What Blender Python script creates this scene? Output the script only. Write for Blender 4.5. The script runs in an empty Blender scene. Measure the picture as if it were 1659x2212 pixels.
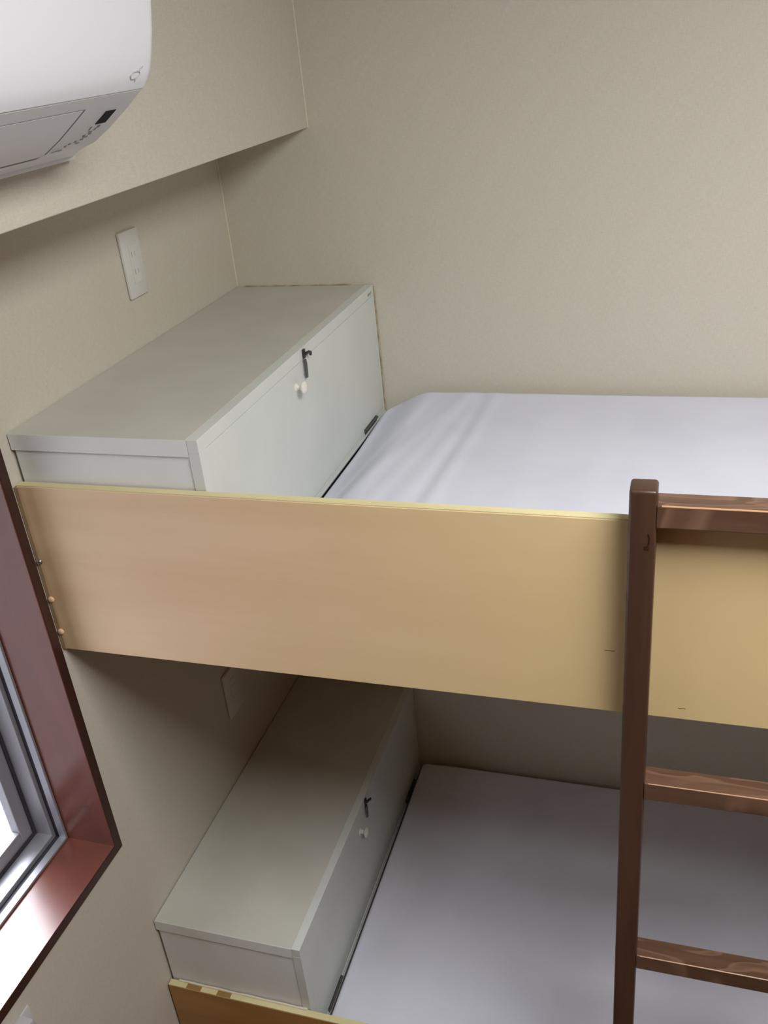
import bpy, bmesh, math, random
from mathutils import Vector, Matrix
random.seed(7)
C = bpy.context.scene.collection

# ------------------------------------------------------------------ helpers
def srgb(r, g, b):
    f = lambda c: (c/255/12.92) if c/255 <= .04045 else ((c/255+.055)/1.055)**2.4
    return (f(r), f(g), f(b), 1)

def box(bm, x0, x1, y0, y1, z0, z1, bev=0.0, seg=2):
    r = bmesh.ops.create_cube(bm, size=1)
    vs = r['verts']
    for v in vs:
        v.co = Vector(((x0+x1)/2 + v.co.x*(x1-x0), (y0+y1)/2 + v.co.y*(y1-y0), (z0+z1)/2 + v.co.z*(z1-z0)))
    if bev > 0:
        es = list({e for v in vs for e in v.link_edges})
        bmesh.ops.bevel(bm, geom=es, offset=bev, segments=seg, affect='EDGES', profile=.5)

def lathe(bm, prof, axis, origin, n=24):
    """prof: (distance along axis, radius)"""
    ax = Vector(axis).normalized()
    a = ax.orthogonal().normalized(); b = ax.cross(a)
    rings = []
    for d, r in prof:
        rings.append([bm.verts.new(Vector(origin) + ax*d + (a*math.cos(2*math.pi*k/n) + b*math.sin(2*math.pi*k/n))*max(r, 1e-5)) for k in range(n)])
    for i in range(len(rings)-1):
        for k in range(n):
            bm.faces.new((rings[i][k], rings[i][(k+1) % n], rings[i+1][(k+1) % n], rings[i+1][k]))
    bm.faces.new(rings[0]); bm.faces.new(rings[-1])

def tube(bm, pts, r, n=8, flat=1.0):
    rings = []
    pts = [Vector(p) for p in pts]
    for i, p in enumerate(pts):
        t = (pts[min(i+1, len(pts)-1)] - pts[max(i-1, 0)]).normalized()
        a = t.cross(Vector((1, 0, 0)))
        a = a.normalized() if a.length > 1e-4 else t.orthogonal().normalized()
        b = t.cross(a).normalized()
        rings.append([bm.verts.new(p + a*math.cos(2*math.pi*k/n)*r + b*math.sin(2*math.pi*k/n)*r*flat) for k in range(n)])
    for i in range(len(rings)-1):
        for k in range(n):
            bm.faces.new((rings[i][k], rings[i][(k+1) % n], rings[i+1][(k+1) % n], rings[i+1][k]))
    bm.faces.new(rings[0]); bm.faces.new(rings[-1])

def link(name, bm, mat, parent=None, smooth=False, mats=None):
    bmesh.ops.remove_doubles(bm, verts=bm.verts, dist=1e-6)
    bmesh.ops.recalc_face_normals(bm, faces=bm.faces)
    me = bpy.data.meshes.new(name); bm.to_mesh(me); bm.free()
    if parent: me.transform(Matrix.Translation(-parent_world(parent)))
    o = bpy.data.objects.new(name, me); C.objects.link(o)
    for m in (mats or [mat]): me.materials.append(m)
    if smooth:
        for p in me.polygons: p.use_smooth = True
        try: me.set_sharp_from_angle(angle=math.radians(40))
        except Exception: pass
    if parent:
        o.parent = parent
    return o

def parent_world(p):
    v = Vector((0, 0, 0))
    while p is not None:
        v += p.location; p = p.parent
    return v

def boxes(name, mat, parent, *bs, bev=0.0, smooth=False):
    bm = bmesh.new()
    for b in bs: box(bm, *b, bev=bev)
    return link(name, bm, mat, parent, smooth)

def tag(o, label=None, cat=None, group=None, kind=None):
    if label: o['label'] = label
    if cat: o['category'] = cat
    if group: o['group'] = group
    if kind: o['kind'] = kind
    return o

def thing(name, loc, label=None, cat=None, group=None, kind=None):
    o = bpy.data.objects.new(name, None); C.objects.link(o); o.location = loc
    o.empty_display_size = .05
    return tag(o, label, cat, group, kind)

def copy_tree(o, parent=None):
    c = o.copy(); C.objects.link(c)
    if parent: c.parent = parent
    for ch in list(o.children): copy_tree(ch, c)
    return c

# ------------------------------------------------------------------ materials
def mat(name, col, rough=.5, spec=.5, metal=0.0):
    m = bpy.data.materials.new(name); m.use_nodes = True
    b = m.node_tree.nodes['Principled BSDF']
    b.inputs['Base Color'].default_value = col
    b.inputs['Roughness'].default_value = rough
    b.inputs['Specular IOR Level'].default_value = spec
    b.inputs['Metallic'].default_value = metal
    return m

def noisy(name, c1, c2, scale, stretch=(1, 1, 1), rough=.5, spec=.4, bump=0.0, detail=4, c3=None, big=None, lo=.35, hi=.65, bump_scale=None, bdist=.001):
    m = mat(name, c1, rough, spec)
    nt = m.node_tree; N = nt.nodes; L = nt.links; b = N['Principled BSDF']
    tc = N.new('ShaderNodeTexCoord'); mp = N.new('ShaderNodeMapping'); mp.inputs['Scale'].default_value = stretch
    L.new(tc.outputs['Object'], mp.inputs['Vector'])
    no = N.new('ShaderNodeTexNoise'); no.inputs['Scale'].default_value = scale; no.inputs['Detail'].default_value = detail
    L.new(mp.outputs[0], no.inputs['Vector'])
    rp = N.new('ShaderNodeValToRGB'); rp.color_ramp.elements[0].position = lo; rp.color_ramp.elements[1].position = hi
    rp.color_ramp.elements[0].color = c1; rp.color_ramp.elements[1].color = c2
    L.new(no.outputs['Fac'], rp.inputs[0])
    out = rp.outputs[0]
    if big:
        n2 = N.new('ShaderNodeTexNoise'); n2.inputs['Scale'].default_value = big; n2.inputs['Detail'].default_value = 3
        L.new(mp.outputs[0], n2.inputs['Vector'])
        r2 = N.new('ShaderNodeValToRGB'); r2.color_ramp.elements[0].position = .35; r2.color_ramp.elements[1].position = .7
        r2.color_ramp.elements[0].color = (0, 0, 0, 1); r2.color_ramp.elements[1].color = (1, 1, 1, 1)
        L.new(n2.outputs['Fac'], r2.inputs[0])
        mx = N.new('ShaderNodeMixRGB'); mx.inputs[2].default_value = c3
        L.new(r2.outputs[0], mx.inputs[0]); L.new(out, mx.inputs[1]); out = mx.outputs[0]
    L.new(out, b.inputs['Base Color'])
    if bump:
        bp = N.new('ShaderNodeBump'); bp.inputs['Strength'].default_value = bump; bp.inputs['Distance'].default_value = bdist
        src = no
        if bump_scale:
            src = N.new('ShaderNodeTexNoise'); src.inputs['Scale'].default_value = bump_scale; src.inputs['Detail'].default_value = 2
            L.new(mp.outputs[0], src.inputs['Vector'])
        L.new(src.outputs['Fac'], bp.inputs['Height']); L.new(bp.outputs[0], b.inputs['Normal'])
    return m

M = {}
def wallpaper_material():
    """woven fabric wallpaper: crossing fine threads plus soft mottling"""
    m = mat('woven_wallpaper', srgb(205, 198, 180), .85, .15)
    nt = m.node_tree; N = nt.nodes; L = nt.links; b = N['Principled BSDF']
    tc = N.new('ShaderNodeTexCoord')
    outs = []
    for st in ((90, 90, 900), (900, 900, 90)):
        mp = N.new('ShaderNodeMapping'); mp.inputs['Scale'].default_value = st
        L.new(tc.outputs['Object'], mp.inputs['Vector'])
        no = N.new('ShaderNodeTexNoise'); no.inputs['Scale'].default_value = 1.0; no.inputs['Detail'].default_value = 2
        L.new(mp.outputs[0], no.inputs['Vector']); outs.append(no)
    ad = N.new('ShaderNodeMath'); ad.operation = 'ADD'
    L.new(outs[0].outputs['Fac'], ad.inputs[0]); L.new(outs[1].outputs['Fac'], ad.inputs[1])
    rp = N.new('ShaderNodeValToRGB')
    e = rp.color_ramp.elements
    e[0].position = .36; e[0].color = srgb(198, 192, 178); e[1].position = .64; e[1].color = srgb(209, 204, 191)
    hf = N.new('ShaderNodeMath'); hf.operation = 'MULTIPLY'; hf.inputs[1].default_value = .5
    L.new(ad.outputs[0], hf.inputs[0]); L.new(hf.outputs[0], rp.inputs[0])
    big = N.new('ShaderNodeTexNoise'); big.inputs['Scale'].default_value = 2.2; big.inputs['Detail'].default_value = 3
    L.new(tc.outputs['Object'], big.inputs['Vector'])
    mx = N.new('ShaderNodeMixRGB'); mx.blend_type = 'MULTIPLY'; mx.inputs[2].default_value = (.97, .985, .96, 1)
    L.new(big.outputs['Fac'], mx.inputs[0]); L.new(rp.outputs[0], mx.inputs[1])
    L.new(mx.outputs[0], b.inputs['Base Color'])
    bp = N.new('ShaderNodeBump'); bp.inputs['Strength'].default_value = .25; bp.inputs['Distance'].default_value = .0006
    L.new(hf.outputs[0], bp.inputs['Height']); L.new(bp.outputs[0], b.inputs['Normal'])
    return m

def wood_material(name, dark, light, rough, spec, stretch, scale, knot=None, bump=.1):
    m = mat(name, light, rough, spec)
    nt = m.node_tree; N = nt.nodes; L = nt.links; b = N['Principled BSDF']
    tc = N.new('ShaderNodeTexCoord'); mp = N.new('ShaderNodeMapping'); mp.inputs['Scale'].default_value = stretch
    L.new(tc.outputs['Object'], mp.inputs['Vector'])
    n1 = N.new('ShaderNodeTexNoise'); n1.inputs['Scale'].default_value = scale; n1.inputs['Detail'].default_value = 6; n1.inputs['Roughness'].default_value = .6
    n1.inputs['Distortion'].default_value = .6
    L.new(mp.outputs[0], n1.inputs['Vector'])
    rp = N.new('ShaderNodeValToRGB'); rp.color_ramp.elements[0].position = .3; rp.color_ramp.elements[1].position = .68
    rp.color_ramp.elements[0].color = dark; rp.color_ramp.elements[1].color = light
    L.new(n1.outputs['Fac'], rp.inputs[0]); out = rp.outputs[0]
    if knot:
        n2 = N.new('ShaderNodeTexNoise'); n2.inputs['Scale'].default_value = scale*.45; n2.inputs['Detail'].default_value = 2
        L.new(tc.outputs['Object'], n2.inputs['Vector'])
        r2 = N.new('ShaderNodeValToRGB'); r2.color_ramp.elements[0].position = .4; r2.color_ramp.elements[1].position = .62
        L.new(n2.outputs['Fac'], r2.inputs[0])
        mx = N.new('ShaderNodeMixRGB'); mx.inputs[2].default_value = knot
        L.new(r2.outputs[0], mx.inputs[0]); L.new(out, mx.inputs[1]); out = mx.outputs[0]
    L.new(out, b.inputs['Base Color'])
    bp = N.new('ShaderNodeBump'); bp.inputs['Strength'].default_value = bump; bp.inputs['Distance'].default_value = .0004
    L.new(n1.outputs['Fac'], bp.inputs['Height']); L.new(bp.outputs[0], b.inputs['Normal'])
    return m

M['wallpaper'] = wallpaper_material()
M['ceiling'] = noisy('ceiling_paper', srgb(205, 202, 194), srgb(215, 212, 204), 200, rough=.9, spec=.1)
M['dark_wall'] = wood_material('dark_unseen_wall', srgb(84, 58, 40), srgb(112, 80, 58), .5, .3, (1, 8, 1), 3)  # brown invented for the unseen walls to cut bounced light
M['floor'] = wood_material('floor_boards', srgb(84, 56, 36), srgb(110, 78, 52), .4, .4, (1, 10, 1), 3)
M['laminate'] = noisy('lit_white_laminate', srgb(224, 226, 226), srgb(229, 231, 231), 9, rough=.42, spec=.4)  # extra white stands in for missing front light on the end panel
M['laminate_top'] = noisy('grey_white_laminate', srgb(193, 193, 183), srgb(199, 199, 190), 9, rough=.38, spec=.4)
M['door_white'] = noisy('white_painted_door', srgb(206, 212, 207), srgb(212, 217, 212), 6, rough=.35, spec=.4)
M['gap'] = mat('gap_shade', srgb(70, 72, 64), .9, .1)  # dark tone stands in for the shade inside gaps
M['sheet'] = noisy('white_cotton_sheet', srgb(214, 218, 232), srgb(220, 224, 237), 6, rough=.9, spec=.1, bump=.15, bump_scale=500, bdist=.0004)
M['pine'] = wood_material('pale_varnished_plywood', srgb(224, 194, 154), srgb(233, 206, 168), .42, .35, (1.0, 8, 9), 1.6, knot=srgb(220, 197, 146), bump=.05)
M['pine_edge'] = wood_material('pale_plywood_edge', srgb(208, 198, 150), srgb(218, 210, 164), .5, .3, (1.5, 20, 60), 3, bump=.05)
M['pine_low'] = wood_material('shaded_plywood', srgb(160, 118, 62), srgb(182, 138, 80), .42, .35, (1.0, 8, 9), 1.6, bump=.05)  # darker copy of the plywood, with shade put into its colour
M['stain'] = wood_material('dark_brown_stained_wood', srgb(62, 44, 33), srgb(84, 60, 46), .32, .5, (30, 30, 2.2), 1.6, knot=srgb(72, 48, 37), bump=.2)
M['stain_x'] = wood_material('dark_brown_stained_rung', srgb(74, 54, 42), srgb(108, 82, 64), .28, .5, (2.2, 30, 30), 1.6, knot=srgb(88, 64, 50), bump=.2)
def add_figure(m, col):
    """flame figure showing through the stain"""
    nt = m.node_tree; N = nt.nodes; L = nt.links; b = N['Principled BSDF']
    src = b.inputs['Base Color'].links[0].from_socket
    tc = N.new('ShaderNodeTexCoord'); mp = N.new('ShaderNodeMapping'); mp.inputs['Scale'].default_value = (4, 22, 3)
    L.new(tc.outputs['Object'], mp.inputs['Vector'])
    no = N.new('ShaderNodeTexNoise'); no.inputs['Scale'].default_value = 1.7; no.inputs['Detail'].default_value = 1.5; no.inputs['Distortion'].default_value = .8
    L.new(mp.outputs[0], no.inputs['Vector'])
    rp = N.new('ShaderNodeValToRGB'); e = rp.color_ramp.elements
    e[0].position = .50; e[0].color = (0, 0, 0, 1); e[1].position = .53; e[1].color = (.34, .34, .34, 1)
    x = e.new(.60); x.color = (.1, .1, .1, 1)
    L.new(no.outputs['Fac'], rp.inputs[0])
    mx = N.new('ShaderNodeMixRGB'); mx.inputs[2].default_value = col
    L.new(rp.outputs[0], mx.inputs[0]); L.new(src, mx.inputs[1]); L.new(mx.outputs[0], b.inputs['Base Color'])
add_figure(M['stain_x'], srgb(158, 124, 102))
M['casing'] = wood_material('reddish_brown_window_casing', srgb(98, 52, 42), srgb(110, 60, 48), .28, .6, (6, 6, 1), 2, bump=.03)
M['casing_face'] = wood_material('shaded_casing_face', srgb(52, 30, 24), srgb(62, 36, 28), .35, .4, (6, 6, 1), 2, bump=.03)  # casing wood with the shade of its room side put into the colour
M['alu'] = mat('anodised_aluminium', srgb(160, 160, 165), .42, .5, .5)
M['alu_dark'] = mat('dark_window_gasket', srgb(52, 52, 60), .6, .3)
M['plastic'] = mat('white_plastic', srgb(228, 230, 236), .32, .5)
M['plastic_grey'] = mat('light_grey_plastic', srgb(206, 205, 207), .45, .4)
M['plastic_in'] = mat('dark_grey_outlet_slot', srgb(110, 108, 110), .6, .3)
M['black'] = mat('black_display_window', srgb(26, 25, 24), .7, .2)
M['mark'] = mat('grey_printed_marks', srgb(136, 134, 132), .6, .3)
M['logo'] = mat('light_grey_printed_mark', srgb(176, 176, 180), .6, .3)
M['steel_dark'] = mat('dark_metal', srgb(66, 70, 66), .35, .5, .6)
M['steel'] = mat('grey_steel', srgb(150, 150, 150), .3, .5, .8)
M['hinge'] = mat('dark_grey_hinge_metal', srgb(92, 94, 92), .4, .5, .5)
M['knob'] = mat('glossy_white_knob', srgb(228, 228, 220), .18, .6)
M['plate'] = mat('ivory_plastic_outlet', srgb(214, 214, 208), .4, .4)
M['caulk'] = mat('pale_sealant', srgb(214, 208, 188), .6, .3)
M['caulk_old'] = noisy('yellowed_sealant', srgb(150, 138, 104), srgb(186, 176, 146), 60, rough=.7, spec=.2)
M['cleat'] = noisy('dull_wood_cleat', srgb(150, 128, 98), srgb(166, 142, 110), 30, rough=.6, spec=.2)
M['outside_ground'] = noisy('dark_ground', srgb(70, 70, 66), srgb(88, 86, 82), 8, rough=.95, spec=.1)
M['outside'] = noisy('pale_render', srgb(226, 226, 234), srgb(232, 232, 240), 12, rough=.9, spec=.1)

def glass():
    m = bpy.data.materials.new('window_glass'); m.use_nodes = True
    nt = m.node_tree; nt.nodes.clear()
    o = nt.nodes.new('ShaderNodeOutputMaterial'); mx = nt.nodes.new('ShaderNodeMixShader')
    t = nt.nodes.new('ShaderNodeBsdfTransparent'); t.inputs[0].default_value = (.96, .97, .98, 1)
    g = nt.nodes.new('ShaderNodeBsdfGlossy'); g.inputs['Roughness'].default_value = .02
    mx.inputs[0].default_value = .08
    nt.links.new(t.outputs[0], mx.inputs[1]); nt.links.new(g.outputs[0], mx.inputs[2])
    nt.links.new(mx.outputs[0], o.inputs[0])
    return m
M['glass'] = glass()

# ------------------------------------------------------------------ measures (metres; origin = back left corner at the top of the upper cabinet)
RX, RY = 2.30, -3.40          # room extents
ZF, ZC = -1.65, 1.05           # floor, ceiling
W, L = .328, .85              # cabinet depth and bed width
SX, SZ = .2192, .3269         # soffit over the head wall
WY0, WY1, WZ0, WZ1 = -.911, -1.78, -.812, .05   # window opening

# ------------------------------------------------------------------ room shell
def struct(o): o['kind'] = 'structure'; return o
T = .12
struct(boxes('wall_back', M['wallpaper'], None, (-T, RX+T, 0, T, ZF, ZC)))
struct(boxes('wall_right', M['dark_wall'], None, (RX, RX+T, RY, 0, ZF, ZC)))
struct(boxes('wall_front', M['dark_wall'], None, (-T, RX+T, RY-T, RY, ZF, ZC)))
struct(boxes('floor', M['floor'], None, (-T, RX+T, RY-T, T, ZF-.1, ZF)))
struct(boxes('ceiling', M['ceiling'], None, (-T, RX+T, RY-T, T, ZC, ZC+.1)))
TW = .20
struct(boxes('wall_left', M['wallpaper'], None,
    (-TW, 0, WY0, 0, ZF, ZC), (-TW, 0, RY, WY1, ZF, ZC), (-TW, 0, WY1, WY0, ZF, WZ0), (-TW, 0, WY1, WY0, WZ1, ZC)))
struct(boxes('wall_soffit', M['wallpaper'], None, (0, SX, RY, 0, SZ, ZC), bev=.0015))
# thin sealant beads in the inner corners
bm = bmesh.new(); tube(bm, [(.001, -.001, .002), (.001, -.001, SZ)], .0022); struct(link('trim_1', bm, M['caulk'], None, True))
bm = bmesh.new(); tube(bm, [(SX+.001, -.001, SZ), (SX+.001, -.001, ZC)], .0020); struct(link('trim_2', bm, M['caulk'], None, True))

# ------------------------------------------------------------------ window
win = thing('window_1', (0, (WY0+WY1)/2, WZ0), kind='structure')
cw = .021     # casing face width
def ring_boxes(x0, x1, inset0, inset1):
    """rectangular ring lying against the opening: inset0 (outer) .. inset1 (inner), measured inwards from the opening"""
    a0, a1 = WY0-inset0, WY1+inset0; b0, b1 = WZ0+inset0, WZ1-inset0
    c0, c1 = WY0-inset1, WY1+inset1; d0, d1 = WZ0+inset1, WZ1-inset1
    return [(x0, x1, min(a0, c0), max(a0, c0), b0, b1), (x0, x1, min(a1, c1), max(a1, c1), b0, b1),
            (x0, x1, c1, c0, min(b0, d0), max(b0, d0)), (x0, x1, c1, c0, min(b1, d1), max(b1, d1))]
def mitre_ring(name, mt, par, x0, x1, i0, i1, bev=0):
    """one mitred frame ring"""
    bm = bmesh.new()
    def rect(x, i): return [bm.verts.new((x, WY0-i, WZ0+i)), bm.verts.new((x, WY1+i, WZ0+i)), bm.verts.new((x, WY1+i, WZ1-i)), bm.verts.new((x, WY0-i, WZ1-i))]
    A, B, Cc, D = rect(x0, i0), rect(x1, i0), rect(x1, i1), rect(x0, i1)
    for P, Q in ((A, B), (B, Cc), (Cc, D), (D, A)):
        for k in range(4):
            bm.faces.new((P[k], P[(k+1) % 4], Q[(k+1) % 4], Q[k]))
    o = link(name, bm, mt, par)
    if bev:
        md = o.modifiers.new('bevel', 'BEVEL'); md.width = bev; md.segments = 2; md.limit_method = 'ANGLE'
    return o
jam = mitre_ring('window_casing', M['casing_face'], win, 0.001, .020, -.020, .0001, .0015)
# lining boards (jambs, head and sill) from the casing to the aluminium
boxes('window_jamb', M['casing'], win, (-.085, .0195, WY0-.0022, WY0-.0002, WZ0+.0022, WZ1-.0022))
boxes('window_jamb', M['casing'], win, (-.085, .0195, WY1+.0002, WY1+.0022, WZ0+.0022, WZ1-.0022))
boxes('window_sill', M['casing'], win, (-.085, .0195, WY1+.0002, WY0-.0002, WZ0+.0002, WZ0+.0022))
boxes('window_head', M['casing'], win, (-.085, .0195, WY1+.0002, WY0-.0002, WZ1-.0022, WZ1-.0002))
fr = mitre_ring('window_frame', M['alu'], win, -.190, -.082, .0005, .0026)
mitre_ring('frame_flange', M['alu'], fr, -.095, -.080, .0026, .0080, .001)
mitre_ring('frame_gasket', M['alu_dark'], fr, -.106, -.095, .0026, .0042)
mitre_ring('frame_track', M['alu'], fr, -.140, -.106, .0026, .0135, .001)
mitre_ring('frame_gasket', M['alu_dark'], fr, -.1435, -.140, .0026, .0195)
mitre_ring('frame_stop', M['alu'], fr, -.190, -.1436, .0026, .0160)
# two sliding sashes
def sash(y0, y1, x0, x1):
    s_w = .030
    z0, z1 = WZ0+.017, WZ1-.017
    s = boxes('sash', M['alu'], win, (x0, x1, y0-s_w, y0, z0, z1), (x0, x1, y1, y1+s_w, z0, z1),
              (x0, x1, y1+s_w, y0-s_w, z0, z0+s_w), (x0, x1, y1+s_w, y0-s_w, z1-s_w, z1), bev=.0015)
    xm = (x0+x1)/2
    boxes('pane', M['glass'], s, (xm-.0015, xm+.0015, y1+s_w-.003, y0-s_w+.003, z0+s_w-.003, z1-s_w+.003))
ym = (WY0+WY1)/2
sash(WY0-.017, ym-.03, -.1620, -.1437)
sash(ym+.03, WY1+.017, -.1820, -.1637)
# rendered wall opposite, with a ledge; height and pale tone shaped for window light
struct(boxes('floor_outside', M['outside_ground'], None, (-6, -TW-.001, -6, 4, -2.8, -2.6)))  # unseen ground added to stop sky light from below
struct(boxes('wall_outside', M['outside'], None, (-1.75, -1.60, -5.0, 3.0, -2.6, 1.0), (-1.60, -1.50, -5.0, 3.0, -1.42, -1.34)))

# ------------------------------------------------------------------ bunk frames
def bunk(name, z_top, z_bot, z_plat, label, board_mat, fixings):
    t = thing('bunk_bed', (RX/2, -L/2, z_bot), label, 'bunk bed')
    yb, yf = -L-.0015, -L-.0165
    bd = boxes('side_board', board_mat, t, (.004, RX-.004, yf, yb, z_bot, z_top-.0012), bev=.0012)
    e = boxes('edge_band', M['pine_edge'], bd, (.004, RX-.004, yf+.0008, yb-.0004, z_top-.0012, z_top+.0004), bev=.0003)
    boxes('platform', M['pine'], t, (.004, RX-.004, yb+.0004, -.004, z_plat-.018, z_plat), bev=.001)
    if fixings:
        boxes('end_cleat', M['cleat'], t, (.001, .0085, yf-.003, yf-.0004, z_bot+.001, z_top-.002), bev=.0008)
        for zz in (-.2165,):
            bm = bmesh.new(); lathe(bm, [(0, .0052), (.002, .0050), (.0034, .0036), (.0036, .0012), (.0026, .0010), (.0026, 0)], (0, -1, 0), (.0085, yf-.0032, zz))
            tag(link('screw', bm, M['steel'], t, True), 'dark steel screw head')
        for zz in (-.2890, -.3535):
            bm = bmesh.new(); lathe(bm, [(0, .0056), (.002, .0054), (.0036, .0040), (.0043, .0016), (.0044, 0)], (0, -1, 0), (.0095, yf-.0032, zz))
            tag(link('screw_cap', bm, M['pine'], t, True), 'round wood-coloured screw cap')
    # small dark knots and nicks in the board face
    return t
ub = bunk('bunk_frame', -.0806, -.392, -.345, 'upper bunk with pale plywood side board, behind the brown ladder', M['pine'], True)
lb = bunk('bunk_frame', -1.277, -1.648, -1.4405, 'lower bunk with shade-darkened plywood side board at the bottom of the photo', M['pine_low'], False)
ub_board = [o for o in ub.children if o.name.startswith('side_board')][0]
nick = mat('dark_wood_nick', srgb(130, 102, 70), .7, .2)
for x, z, w in ((.912, -.2865, .014), (1.011, -.3725, .010)):
    boxes('grain_nick', nick, ub_board, (x-w/2, x+w/2, -L-.0167, -L-.0163, z-.0005, z+.0005))
# finger joints along the lower board's top edge, beside the cabinet
lb_board = [o for o in lb.children if o.name.startswith('side_board')][0]
fj = mat('brown_finger_joint', srgb(150, 116, 66), .6, .3)
for x0, x1 in ((.046, .080), (.118, .150)):
    boxes('finger_joint', fj, lb_board, (x0, x1, -L-.0155, -L-.0045, -1.2768, -1.2764))

# ------------------------------------------------------------------ cabinets at the head of each bunk
def make_cabinet():
    t = thing('storage_cabinet', (W/2, -L/2, -.344), 'white box cabinet at the head of the upper bunk, under the ivory outlet', 'cabinet',
              'white cabinets at the bed heads')
    e = .0025
    xf = W-.018
    boxes('top_panel', M['laminate_top'], t, (e, xf, -L, -e, -.027, 0), bev=.0012)
    boxes('edge_strip', M['laminate'], t, (e, xf, -L-.0008, -L-.0001, -.0268, -.0004))
    boxes('end_panel', M['laminate'], t, (e+.004, xf, -L+.002, -L+.018, -.300, -.0275), bev=.0008)
    boxes('back_panel', M['laminate'], t, (e, .012, -L+.0185, -e, -.300, -.0275))
    boxes('bottom_panel', M['laminate'], t, (.0125, xf, -L+.0185, -e, -.300, -.285))
    boxes('face_frame', M['door_white'], t,
          (xf, W, -L, -e, -.0215, 0), (xf, W, -L, -L+.021, -.2990, -.0215),
          (xf, W, -L+.021, -e, -.2990, -.2880), (xf, W, -.009, -e, -.2880, -.0215), bev=.0006)
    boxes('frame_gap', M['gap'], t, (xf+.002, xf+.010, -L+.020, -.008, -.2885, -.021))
    d = boxes('door', M['door_white'], t, (xf+.0102, W-.0008, -L+.0222, -.0102, -.2868, -.0228), bev=.0007)
    k = (W-.001, -.4795, -.0590)
    bm = bmesh.new()
    lathe(bm, [(0, .0080), (.0015, .0075), (.003, .0050), (.009, .0045), (.0115, .0075), (.0135, .0112), (.0165, .0120), (.0190, .0100), (.0203, .0058), (.0206, .0)], (1, 0, 0), k, 28)
    tag(link('knob', bm, M['knob'], d, True), 'round white knob')
    # swivel latch: back plate on the frame, thumb turn, hanging bar over the door
    bm = bmesh.new()
    lathe(bm, [(0, .0052), (.002, .0050), (.0035, .0030), (.008, .0028), (.0085, .002)], (1, 0, 0), (W, -.4310, -.0115), 16)
    box(bm, W+.0005, W+.004, -.4360, -.4270, -.0205, -.0035, bev=.0008)
    tube(bm, [(W+.006, -.4310, -.0115), (W+.009, -.4250, -.0105), (W+.010, -.4190, -.0130), (W+.008, -.4160, -.0185)], .0028)
    lt = link('latch', bm, M['steel_dark'], t, True); tag(lt, 'dark metal swivel latch')
    bm = bmesh.new()
    tube(bm, [(W+.003, -.4330, -.0225), (W+.004, -.4335, -.030), (W+.004, -.4345, -.045), (W+.0035, -.4350, -.0555)], .0050, n=12, flat=.45)
    link('latch_bar', bm, M['hinge'], lt, True)
    for y0, y1 in ((-.155, -.070), (-.780, -.695)):
        bm = bmesh.new()
        tube(bm, [(W+.0025, y0, -.2830), (W+.0025, y1, -.2830)], .0029, n=12)
        box(bm, W-.0006, W+.0008, y0, y1, -.2920, -.2795)
        for q in range(4):
            yy = y0 + (q+.5)*(y1-y0)/4
            lathe(bm, [(0, .0018), (.0008, .0016), (.001, 0)], (1, 0, 0), (W+.0008, yy, -.2890), 8)
        tag(link('hinge', bm, M['hinge'], d, True), 'dark grey metal hinge')
    boxes('bottom_rail', M['plastic_grey'], t, (W, W+.0022, -L+.004, -e, -.2985, -.2945), bev=.0004)
    boxes('plinth', M['gap'], t, (.006, W-.022, -L+.010, -e, -.344, -.3005))  # recessed base, coloured dark to stand in for the shade there
    return t
cab = make_cabinet()
low = copy_tree(cab)
low.location.z -= 1.0955
low['label'] = 'shaded white box cabinet at the head of the lower bunk, near the window corner'
# sealant lines that differ between the two
bm = bmesh.new()
for k in range(14):
    x0 = .02 + k*.0185
    tube(bm, [(x0, -.0022, .0005 + .0006*math.sin(k*2.1)), (x0+.0187, -.0022, .0005 + .0006*math.sin((k+1)*2.1))], .0013+.0005*random.random(), n=6)
tag(link('sealant_line', bm, M['caulk_old'], cab, True), 'brownish sealant line along the wall')
bm = bmesh.new()
for k in range(14):
    z0 = -.004 - k*.021
    tube(bm, [(W+.0015, -.0022, z0), (W+.0015, -.0022, z0-.0212)], .0014+.0005*random.random(), n=6)
for k in range(5):
    lathe(bm, [(0, .004-.0004*k), (.0008, .003), (.001, 0)], (1, 0, 0), (W-.0004, -.022-.005*k, -.0125-.0015*(k % 2)), 8)
tag(link('sealant_line', bm, M['caulk_old'], cab, True), 'yellowed sealant in the corner')
bm = bmesh.new()
for k in range(15):
    x0 = .024 + k*.0198
    tube(bm, [(x0, -L-.0022, -1.2755+.0006*math.sin(k*1.7)), (x0+.02, -L-.0022, -1.2755+.0006*math.sin((k+1)*1.7))], .0022+.0006*random.random(), n=8)
tag(link('sealant_line', bm, M['caulk'], low, True), 'white sealant bead above the side board')

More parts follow.
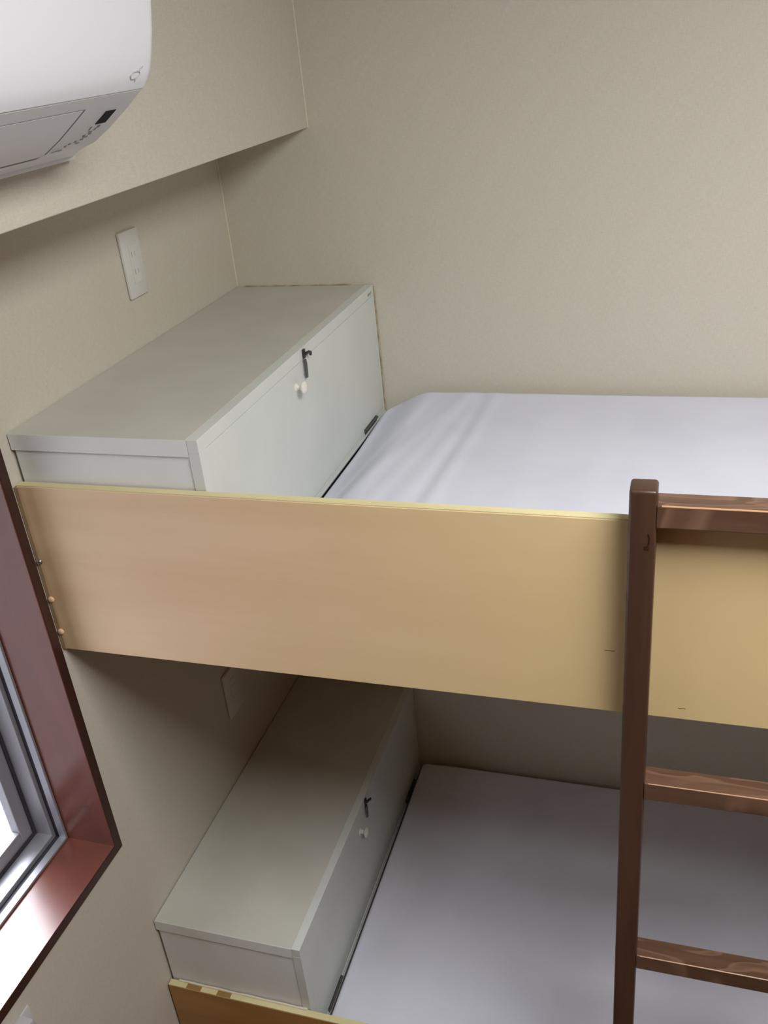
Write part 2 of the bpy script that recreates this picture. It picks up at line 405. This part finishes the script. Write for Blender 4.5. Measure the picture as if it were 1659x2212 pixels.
# ------------------------------------------------------------------ mattresses
def smooth(t):
    t = max(0, min(1, t)); return t*t*(3-2*t)
def mattress(x0, x1, y0, y1, zb, ztop, crown, r, rc, label, folds, seed):
    nx, ny = 230, 110
    rnd = random.Random(seed)
    bm = bmesh.new(); grid = []
    def remap(t):          # denser towards the left end
        return t**1.7
    for i in range(nx+1):
        row = []
        for j in range(ny+1):
            x = x0 + (x1-x0)*remap(i/nx); s = j/ny; s = .5-.5*math.cos(math.pi*s); s = .5*s + .5*j/ny
            y = y0 + (y1-y0)*s
            # round the plan corners
            for cx, sx in ((x0+rc, -1), (x1-rc, 1)):
                for cy, sy in ((y0+rc, -1), (y1-rc, 1)):
                    if (x-cx)*sx > 0 and (y-cy)*sy > 0:
                        d = math.hypot(x-cx, y-cy)
                        m = max((x-cx)*sx, (y-cy)*sy)
                        if d > 1e-9:
                            k = m/d
                            x, y = cx+(x-cx)*k, cy+(y-cy)*k
            # distance to edge
            dx = min(x-x0, x1-x); dy = min(y-y0, y1-y); d = min(dx, dy)
            for cx, sx in ((x0+rc, -1), (x1-rc, 1)):
                for cy, sy in ((y0+rc, -1), (y1-rc, 1)):
                    if (x-cx)*sx > 0 and (y-cy)*sy > 0:
                        d = rc - math.hypot(x-cx, y-cy)
            d = max(d, 0)
            z = ztop
            if d < r: z -= r*(1-math.sqrt(max(0, 1-(1-d/r)**2)))
            z -= crown*(1-smooth((x-x0)/.115))*(1-.2*smooth((y+.3)/.3))
            fade = smooth(d/.03)
            for fx, fs, amp, wid, bend in folds:
                c = fx + fs*(y+.45) + bend*math.sin((y+.4)*6)
                u = (x-c)/wid
                z += amp*math.exp(-u*u)*fade
            z += fade*.0012*(math.sin(x*11+y*5+seed)+math.sin(x*4.3-y*9+1.3*seed))
            row.append(bm.verts.new((x, y, z)))
        grid.append(row)
    for i in range(nx):
        for j in range(ny):
            bm.faces.new((grid[i][j], grid[i+1][j], grid[i+1][j+1], grid[i][j+1]))
    border = [grid[i][0] for i in range(nx+1)] + [grid[nx][j] for j in range(1, ny+1)] + [grid[i][ny] for i in range(nx-1, -1, -1)] + [grid[0][j] for j in range(ny-1, 0, -1)]
    prev = border
    steps = 6
    for s in range(1, steps+1):
        t = s/steps; cur = []
        for v in border:
            bulge = 0 if s < steps else -.006
            cx = max(x0+.05, min(x1-.05, v.co.x)); cy = max(y0+.05, min(y1-.05, v.co.y))
            dirv = Vector((v.co.x-cx, v.co.y-cy, 0)); 
            if dirv.length > 0: dirv.normalize()
            z = v.co.z + (zb - v.co.z)*t
            p = Vector((v.co.x, v.co.y, z)) + dirv*bulge
            cur.append(bm.verts.new(p))
        n = len(border)
        for k in range(n):
            bm.faces.new((prev[k], prev[(k+1) % n], cur[(k+1) % n], cur[k]))
        prev = cur
    bm.faces.new(prev)
    o = link('mattress', bm, M['sheet'], None, False)
    for p in o.data.polygons: p.use_smooth = True
    return tag(o, label, 'mattress')

fold_u = [(a, b, c*.6, d, e) for a, b, c, d, e in [(.585, .03, .0050, .014, .004), (.560, .03, -.0035, .012, .004), (.535, .10, .0035, .020, .003), (.485, .16, .0035, .016, -.006), (.440, .22, .0040, .018, .004),
          (.400, .20, -.0025, .014, .0), (.72, -.03, .0020, .03, .006), (.84, .06, .0020, .025, .0), (1.05, -.05, .0018, .05, .01), (1.32, .04, .002, .05, .0)]]
mattress(.337, RX-.02, -L+.004, -.020, -.3446, -.236, .050, .016, .035, 'white-sheeted mattress on the upper bunk, rounded and wrinkled at its left end', fold_u, 1)
fold_l = [(.50, .35, .0016, .03, .01), (.62, .30, -.0016, .04, .0), (.78, .25, .0018, .05, .01), (.95, .20, .0016, .04, .0), (1.15, .2, .0016, .05, .0)]
mattress(.344, RX-.02, -L+.004, -.022, -1.4401, -1.350, .004, .010, .012, 'white-sheeted mattress in the shade of the lower bunk', fold_l, 2)

# ------------------------------------------------------------------ ladder
lad = thing('bunk_ladder', (1.12, -.885, ZF), 'dark brown wooden ladder standing against the pale side board', 'ladder')
LY0, LY1 = -.9045, -L-.0175
for x0 in (.9335, 1.2735):
    bm = bmesh.new()
    box(bm, x0, x0+.0335, LY0, LY1, ZF+.001, -.0200)
    es = [e for e in bm.edges if min(v.co.z for v in e.verts) > ZF+.01 or abs(e.verts[0].co.z-e.verts[1].co.z) > .5]
    bmesh.ops.bevel(bm, geom=es, offset=.0045, segments=4, affect='EDGES', profile=.5)
    link('stile', bm, M['stain'], lad, True)
for zt in (-.039, -.4835, -.851, -1.219):
    boxes('rung', M['stain_x'], lad, (.9665, 1.274, LY0+.0002, LY1-.0006, zt-.031, zt), bev=.0016)
wm = mat('pale_edge_wood', srgb(190, 148, 112), .35, .5)
# lighter front arrises of the rungs
rungs = [o for o in lad.children if o.name.startswith('rung')]
for o, zt in zip(rungs[:3], (-.039, -.4835, -.851)):
    bm = bmesh.new()
    tube(bm, [(.972, LY0+.0012, zt-.0010), (1.268, LY0+.0012, zt-.0010)], .0014 if zt > -.1 else .0009, n=8)
    tag(link('pale_edge', bm, wm, o, True), 'pale front edge')
# dark joint mark on the near stile
stile = [o for o in lad.children if o.name.startswith('stile')][0]
bm = bmesh.new()
tube(bm, [(.9580, LY0-.0001, -.078), (.9595, LY0-.0001, -.083), (.9590, LY0-.0001, -.092), (.9560, LY0-.0001, -.0965)], .0010, n=6)
box(bm, .9535, .9595, LY0-.0004, LY0+.001, -.1010, -.0960)
link('joint_mark', bm, mat('dark_joint_gap', srgb(58, 34, 24), .7, .2), stile)

# ------------------------------------------------------------------ wall outlets
def outlet(y0, y1, z0, z1, label):
    t = thing('wall_outlet', (0, (y0+y1)/2, z0), label, 'wall outlet', 'outlets on the head wall')
    boxes('cover_plate', M['plate'], t, (.0005, .0075, y0, y1, z0, z1), bev=.003, smooth=True)
    yc, zc = (y0+y1)/2, (z0+z1)/2
    s = boxes('socket_block', M['plate'], t, (.0075, .0088, yc-.0125, yc+.0125, zc-.035, zc+.035), bev=.0006)
    for zz in (zc+.018, zc-.014):
        for dy, h in ((-.0055, .0045), (.0055, .0038)):
            boxes('socket_slot', M['mark'], s, (.0086, .0089, yc+dy-.0006, yc+dy+.0006, zz-h, zz+h))
    return t
outlet(-.4420, -.3770, .0925, .2135, 'ivory two-socket outlet on the wall above the upper cabinet')
outlet(-.4120, -.3420, -.9290, -.8060, 'outlet in dark shade on the wall above the lower cabinet')

# small bracket on the wall under the window
t = thing('wall_bracket', (0, -1.22, -.93), 'small metal bracket with a screw on the wall under the window', 'bracket')
boxes('back_plate', M['plastic_grey'], t, (.0005, .005, -1.262, -1.190, -.948, -.886), bev=.002, smooth=True)
bm = bmesh.new(); box(bm, .005, .030, -1.275, -1.212, -.893, -.882, bev=.002); box(bm, .005, .012, -1.275, -1.212, -.930, -.893, bev=.001)
arm = link('arm', bm, M['plastic_grey'], t, True)
bm = bmesh.new(); lathe(bm, [(0, .005), (.0015, .005), (.003, .003), (.0032, 0)], (0, 0, 1), (.018, -1.240, -.882), 16)
link('screw', bm, M['steel_dark'], t, True)

# ------------------------------------------------------------------ air conditioner on the soffit
ac = thing('air_conditioner', (SX, -1.31, .389), 'white wall-mounted air conditioner on the soffit above the window', 'air conditioner')
BP = [(SX+.0008, .3885), (.236, .3915), (.274, .4002), (.309, .4108), (.332, .4245), (.360, .4440), (.387, .4635)]
FP = [(.3870, .4640), (.3925, .4710), (.3980, .4810), (.4040, .4990), (.4095, .5200), (.4150, .5490), (.4200, .5850), (.4220, .6250), (.4180, .6520), (.4050, .6680)]
def yend(x): return -.832 - .068*smooth((x-SX)/.075)
YL = -1.72
def loft(name, mt, par, prof, centre, closed_y=(0, 0), smoothf=True, right=None, left=YL, rnd=.012):
    """sweep the closed profile along y; ends shrink towards centre so they look rounded"""
    bm = bmesh.new(); rings = []
    secs = [(0, .90), (.002, .955), (.005, .985), (rnd, 1)]
    n = len(prof)
    def sec(off, k, end):
        r = []
        for x, z in prof:
            X = centre[0]+(x-centre[0])*k; Z = centre[1]+(z-centre[1])*k
            if x <= SX+.002: X = x
            ye = (right if right is not None else yend(x)) - off if end == 0 else left + off
            r.append(bm.verts.new((X, ye, Z)))
        return r
    for off, k in secs: rings.append(sec(off, k, 0))
    for off, k in reversed(secs): rings.append(sec(off, k, 1))
    for a in range(len(rings)-1):
        for k in range(n):
            bm.faces.new((rings[a][k], rings[a][(k+1) % n], rings[a+1][(k+1) % n], rings[a+1][k]))
    bm.faces.new(rings[0]); bm.faces.new(rings[-1])
    return link(name, bm, mt, par, smoothf)
body_prof = BP[:-1] + [(.3845, .4625), (.3860, .4700), (.3930, .4850), (.4030, .5300), (.4120, .5900), (.4140, .6300), (.4080, .6600), (.3900, .6760), (.3000, .6800), (SX+.0008, .6800)]
loft('casing', M['plastic'], ac, body_prof, (.33, .53))
inner = [(x-.0045, z+.0012) for x, z in reversed(FP)]
loft('front_panel', M['plastic'], ac, FP + [(.386, .676)] + [(.384, .671)] + inner, (.36, .545))
# curve evaluators
def on_bottom(x, off=.0):
    for (xa, za), (xb, zb) in zip(BP, BP[1:]):
        if x <= xb:
            t_ = (x-xa)/(xb-xa); nx_, nz_ = (zb-za), -(xb-xa); l = math.hypot(nx_, nz_)
            return x+nx_/l*off, za+(zb-za)*t_+nz_/l*off
    return x, BP[-1][1]
def on_front(z, off=.0):
    for (xa, za), (xb, zb) in zip(FP, FP[1:]):
        if z <= zb:
            t_ = (z-za)/(zb-za); nx_, nz_ = (zb-za), -(xb-xa); l = math.hypot(nx_, nz_)
            return xa+(xb-xa)*t_+nx_/l*off, z+nz_/l*off
    return FP[-1][0], z
def strip_mesh(bm, xs, y0, y1, off, thick, slant=0.0):
    """plate that follows the curved underside"""
    lo = [on_bottom(x, off) for x in xs]; up = [on_bottom(x, off-thick) for x in xs]
    def row(pts, y): return [bm.verts.new((p[0], y + slant*(x-xs[0]), p[1])) for p, x in zip(pts, xs)]
    A, B, Cc, D = row(lo, y0), row(lo, y1), row(up, y1), row(up, y0)
    for k in range(len(xs)-1):
        for P, Q in ((A, B), (B, Cc), (Cc, D), (D, A)):
            bm.faces.new((P[k], P[k+1], Q[k+1], Q[k]))
    for e in (0, -1): bm.faces.new((A[e], B[e], Cc[e], D[e]))
xs_out = [.2945, .300, .309, .320, .332, .345, .358, .3713]
bm = bmesh.new(); strip_mesh(bm, xs_out, -1.0085, -1.66, .0003, .004); slot = link('air_outlet', bm, M['plastic_in'], ac)
xs_fl = [.3035, .306, .309, .320, .332, .345, .358, .3707]
bm = bmesh.new(); strip_mesh(bm, xs_fl, -1.0125, -1.6560, .0005, .003); flap = link('air_flap', bm, M['plastic'], ac, True)
bm = bmesh.new(); box(bm, SX+.001, SX+.014, -1.715, -.845, .3865, .3915, bev=.0012); link('mounting_rail', bm, M['plastic'], ac, True)
bm = bmesh.new(); strip_mesh(bm, [.3450, .350, .356, .3625], -.9360, -.9570, .0006, .002)
tag(link('display_window', bm, M['black'], ac), 'black display window')
bm = bmesh.new()
gl = [(.3405, -.9440, .0035, .0060), (.3370, -.9470, .0030, .0035), (.3400, -.9600, .0050, .0030), (.3345, -.9530, .0022, .0070), (.3310, -.9500, .0022, .0060), (.3300, -.9600, .0022, .0050),
      (.3265, -.9540, .0025, .0090), (.3225, -.9560, .0020, .0060), (.3210, -.9660, .0030, .0045), (.3190, -.9750, .0025, .0050), (.3170, -.9580, .0018, .0060), (.3160, -.9800, .0030, .0030),
      (.3090, -.9950, .0018, .0060), (.3105, -.9890, .0018, .0060), (.3100, -.9830, .0018, .0060)]
for x, y, w, h in gl: strip_mesh(bm, [x-w/2, x+w/2], y+h/2, y-h/2, .0004, .001)
tag(link('control_markings', bm, M['mark'], ac), 'small grey printed markings')
ring = [(-0.9486, 0.4784), (-0.9435, 0.4813), (-0.9373, 0.4818), (-0.9312, 0.4818), (-0.9294, 0.4789), (-0.9347, 0.476), (-0.9422, 0.4747), (-0.9469, 0.4755)]
up = [(-0.9314, 0.4814), (-0.9303, 0.4841), (-0.9244, 0.486)]
dn = [(-0.9372, 0.4748), (-0.9364, 0.472)]
bm = bmesh.new()
def fpt(p): 
    x, z = on_front(p[1], .0002); return (x, p[0], z)
for pts, r_ in ((ring+ring[:1], .0009), (up, .0008), (dn, .0008)):
    tube(bm, [fpt(p) for p in pts], r_, n=6)
tag(link('maker_emblem', bm, M['logo'], ac), 'small grey emblem')

# ------------------------------------------------------------------ light
def area(name, loc, rot, sx, sy, power, col, shape='RECTANGLE'):
    l = bpy.data.lights.new(name, 'AREA'); l.shape = shape; l.size = sx
    if shape in ('RECTANGLE', 'ELLIPSE'): l.size_y = sy
    l.energy = power; l.color = col
    o = bpy.data.objects.new(name, l); C.objects.link(o); o.location = loc; o.rotation_euler = rot
    return o
area('ceiling_lamp', (1.55, -1.48, ZC-.05), (0, 0, 0), .80, .80, 38, (1.0, .985, .975))
# daylight through the window
w = bpy.data.worlds.new('daylight'); bpy.context.scene.world = w; w.use_nodes = True
bg = w.node_tree.nodes['Background']; bg.inputs[0].default_value = (.92, .94, 1.0, 1); bg.inputs[1].default_value = 3.0
# hazy sky, with a bright patch added to make glare on the sill
nt = w.node_tree
tc = nt.nodes.new('ShaderNodeTexCoord'); dp = nt.nodes.new('ShaderNodeVectorMath'); dp.operation = 'DOT_PRODUCT'
dp.inputs[1].default_value = Vector((-.62, .58, .72)).normalized()
nt.links.new(tc.outputs['Generated'], dp.inputs[0])
mr = nt.nodes.new('ShaderNodeMapRange'); mr.interpolation_type = 'SMOOTHSTEP'
mr.inputs['From Min'].default_value = .80; mr.inputs['From Max'].default_value = .96
mr.inputs['To Min'].default_value = 3.2; mr.inputs['To Max'].default_value = 45.0
nt.links.new(dp.outputs['Value'], mr.inputs['Value']); nt.links.new(mr.outputs[0], bg.inputs[1])

# ------------------------------------------------------------------ camera
cam = bpy.data.cameras.new('camera'); co = bpy.data.objects.new('camera', cam); C.objects.link(co)
r = Vector((0.95313911, 0.28792117, -0.0928829)); u = Vector((-0.05496021, 0.46670071, 0.88270596)); f = Vector((-0.29749825, 0.83623671, -0.46065491))
mw = Matrix((( r.x, u.x, -f.x, 0.989592), (r.y, u.y, -f.y, -1.9444), (r.z, u.z, -f.z, 0.504103), (0, 0, 0, 1)))
co.matrix_world = mw
cam.sensor_fit = 'VERTICAL'; cam.sensor_height = 36; cam.lens = 2026.8*36/2212
cam.clip_start = .01
sc = bpy.context.scene; sc.camera = co
vs = sc.view_settings; sc.display_settings.display_device = 'sRGB'
vs.view_transform = 'Standard'; vs.look = 'None'; vs.exposure = 0.08; vs.gamma = 1; vs.use_curve_mapping = False
sc.cycles.max_bounces = 12; sc.cycles.diffuse_bounces = 8
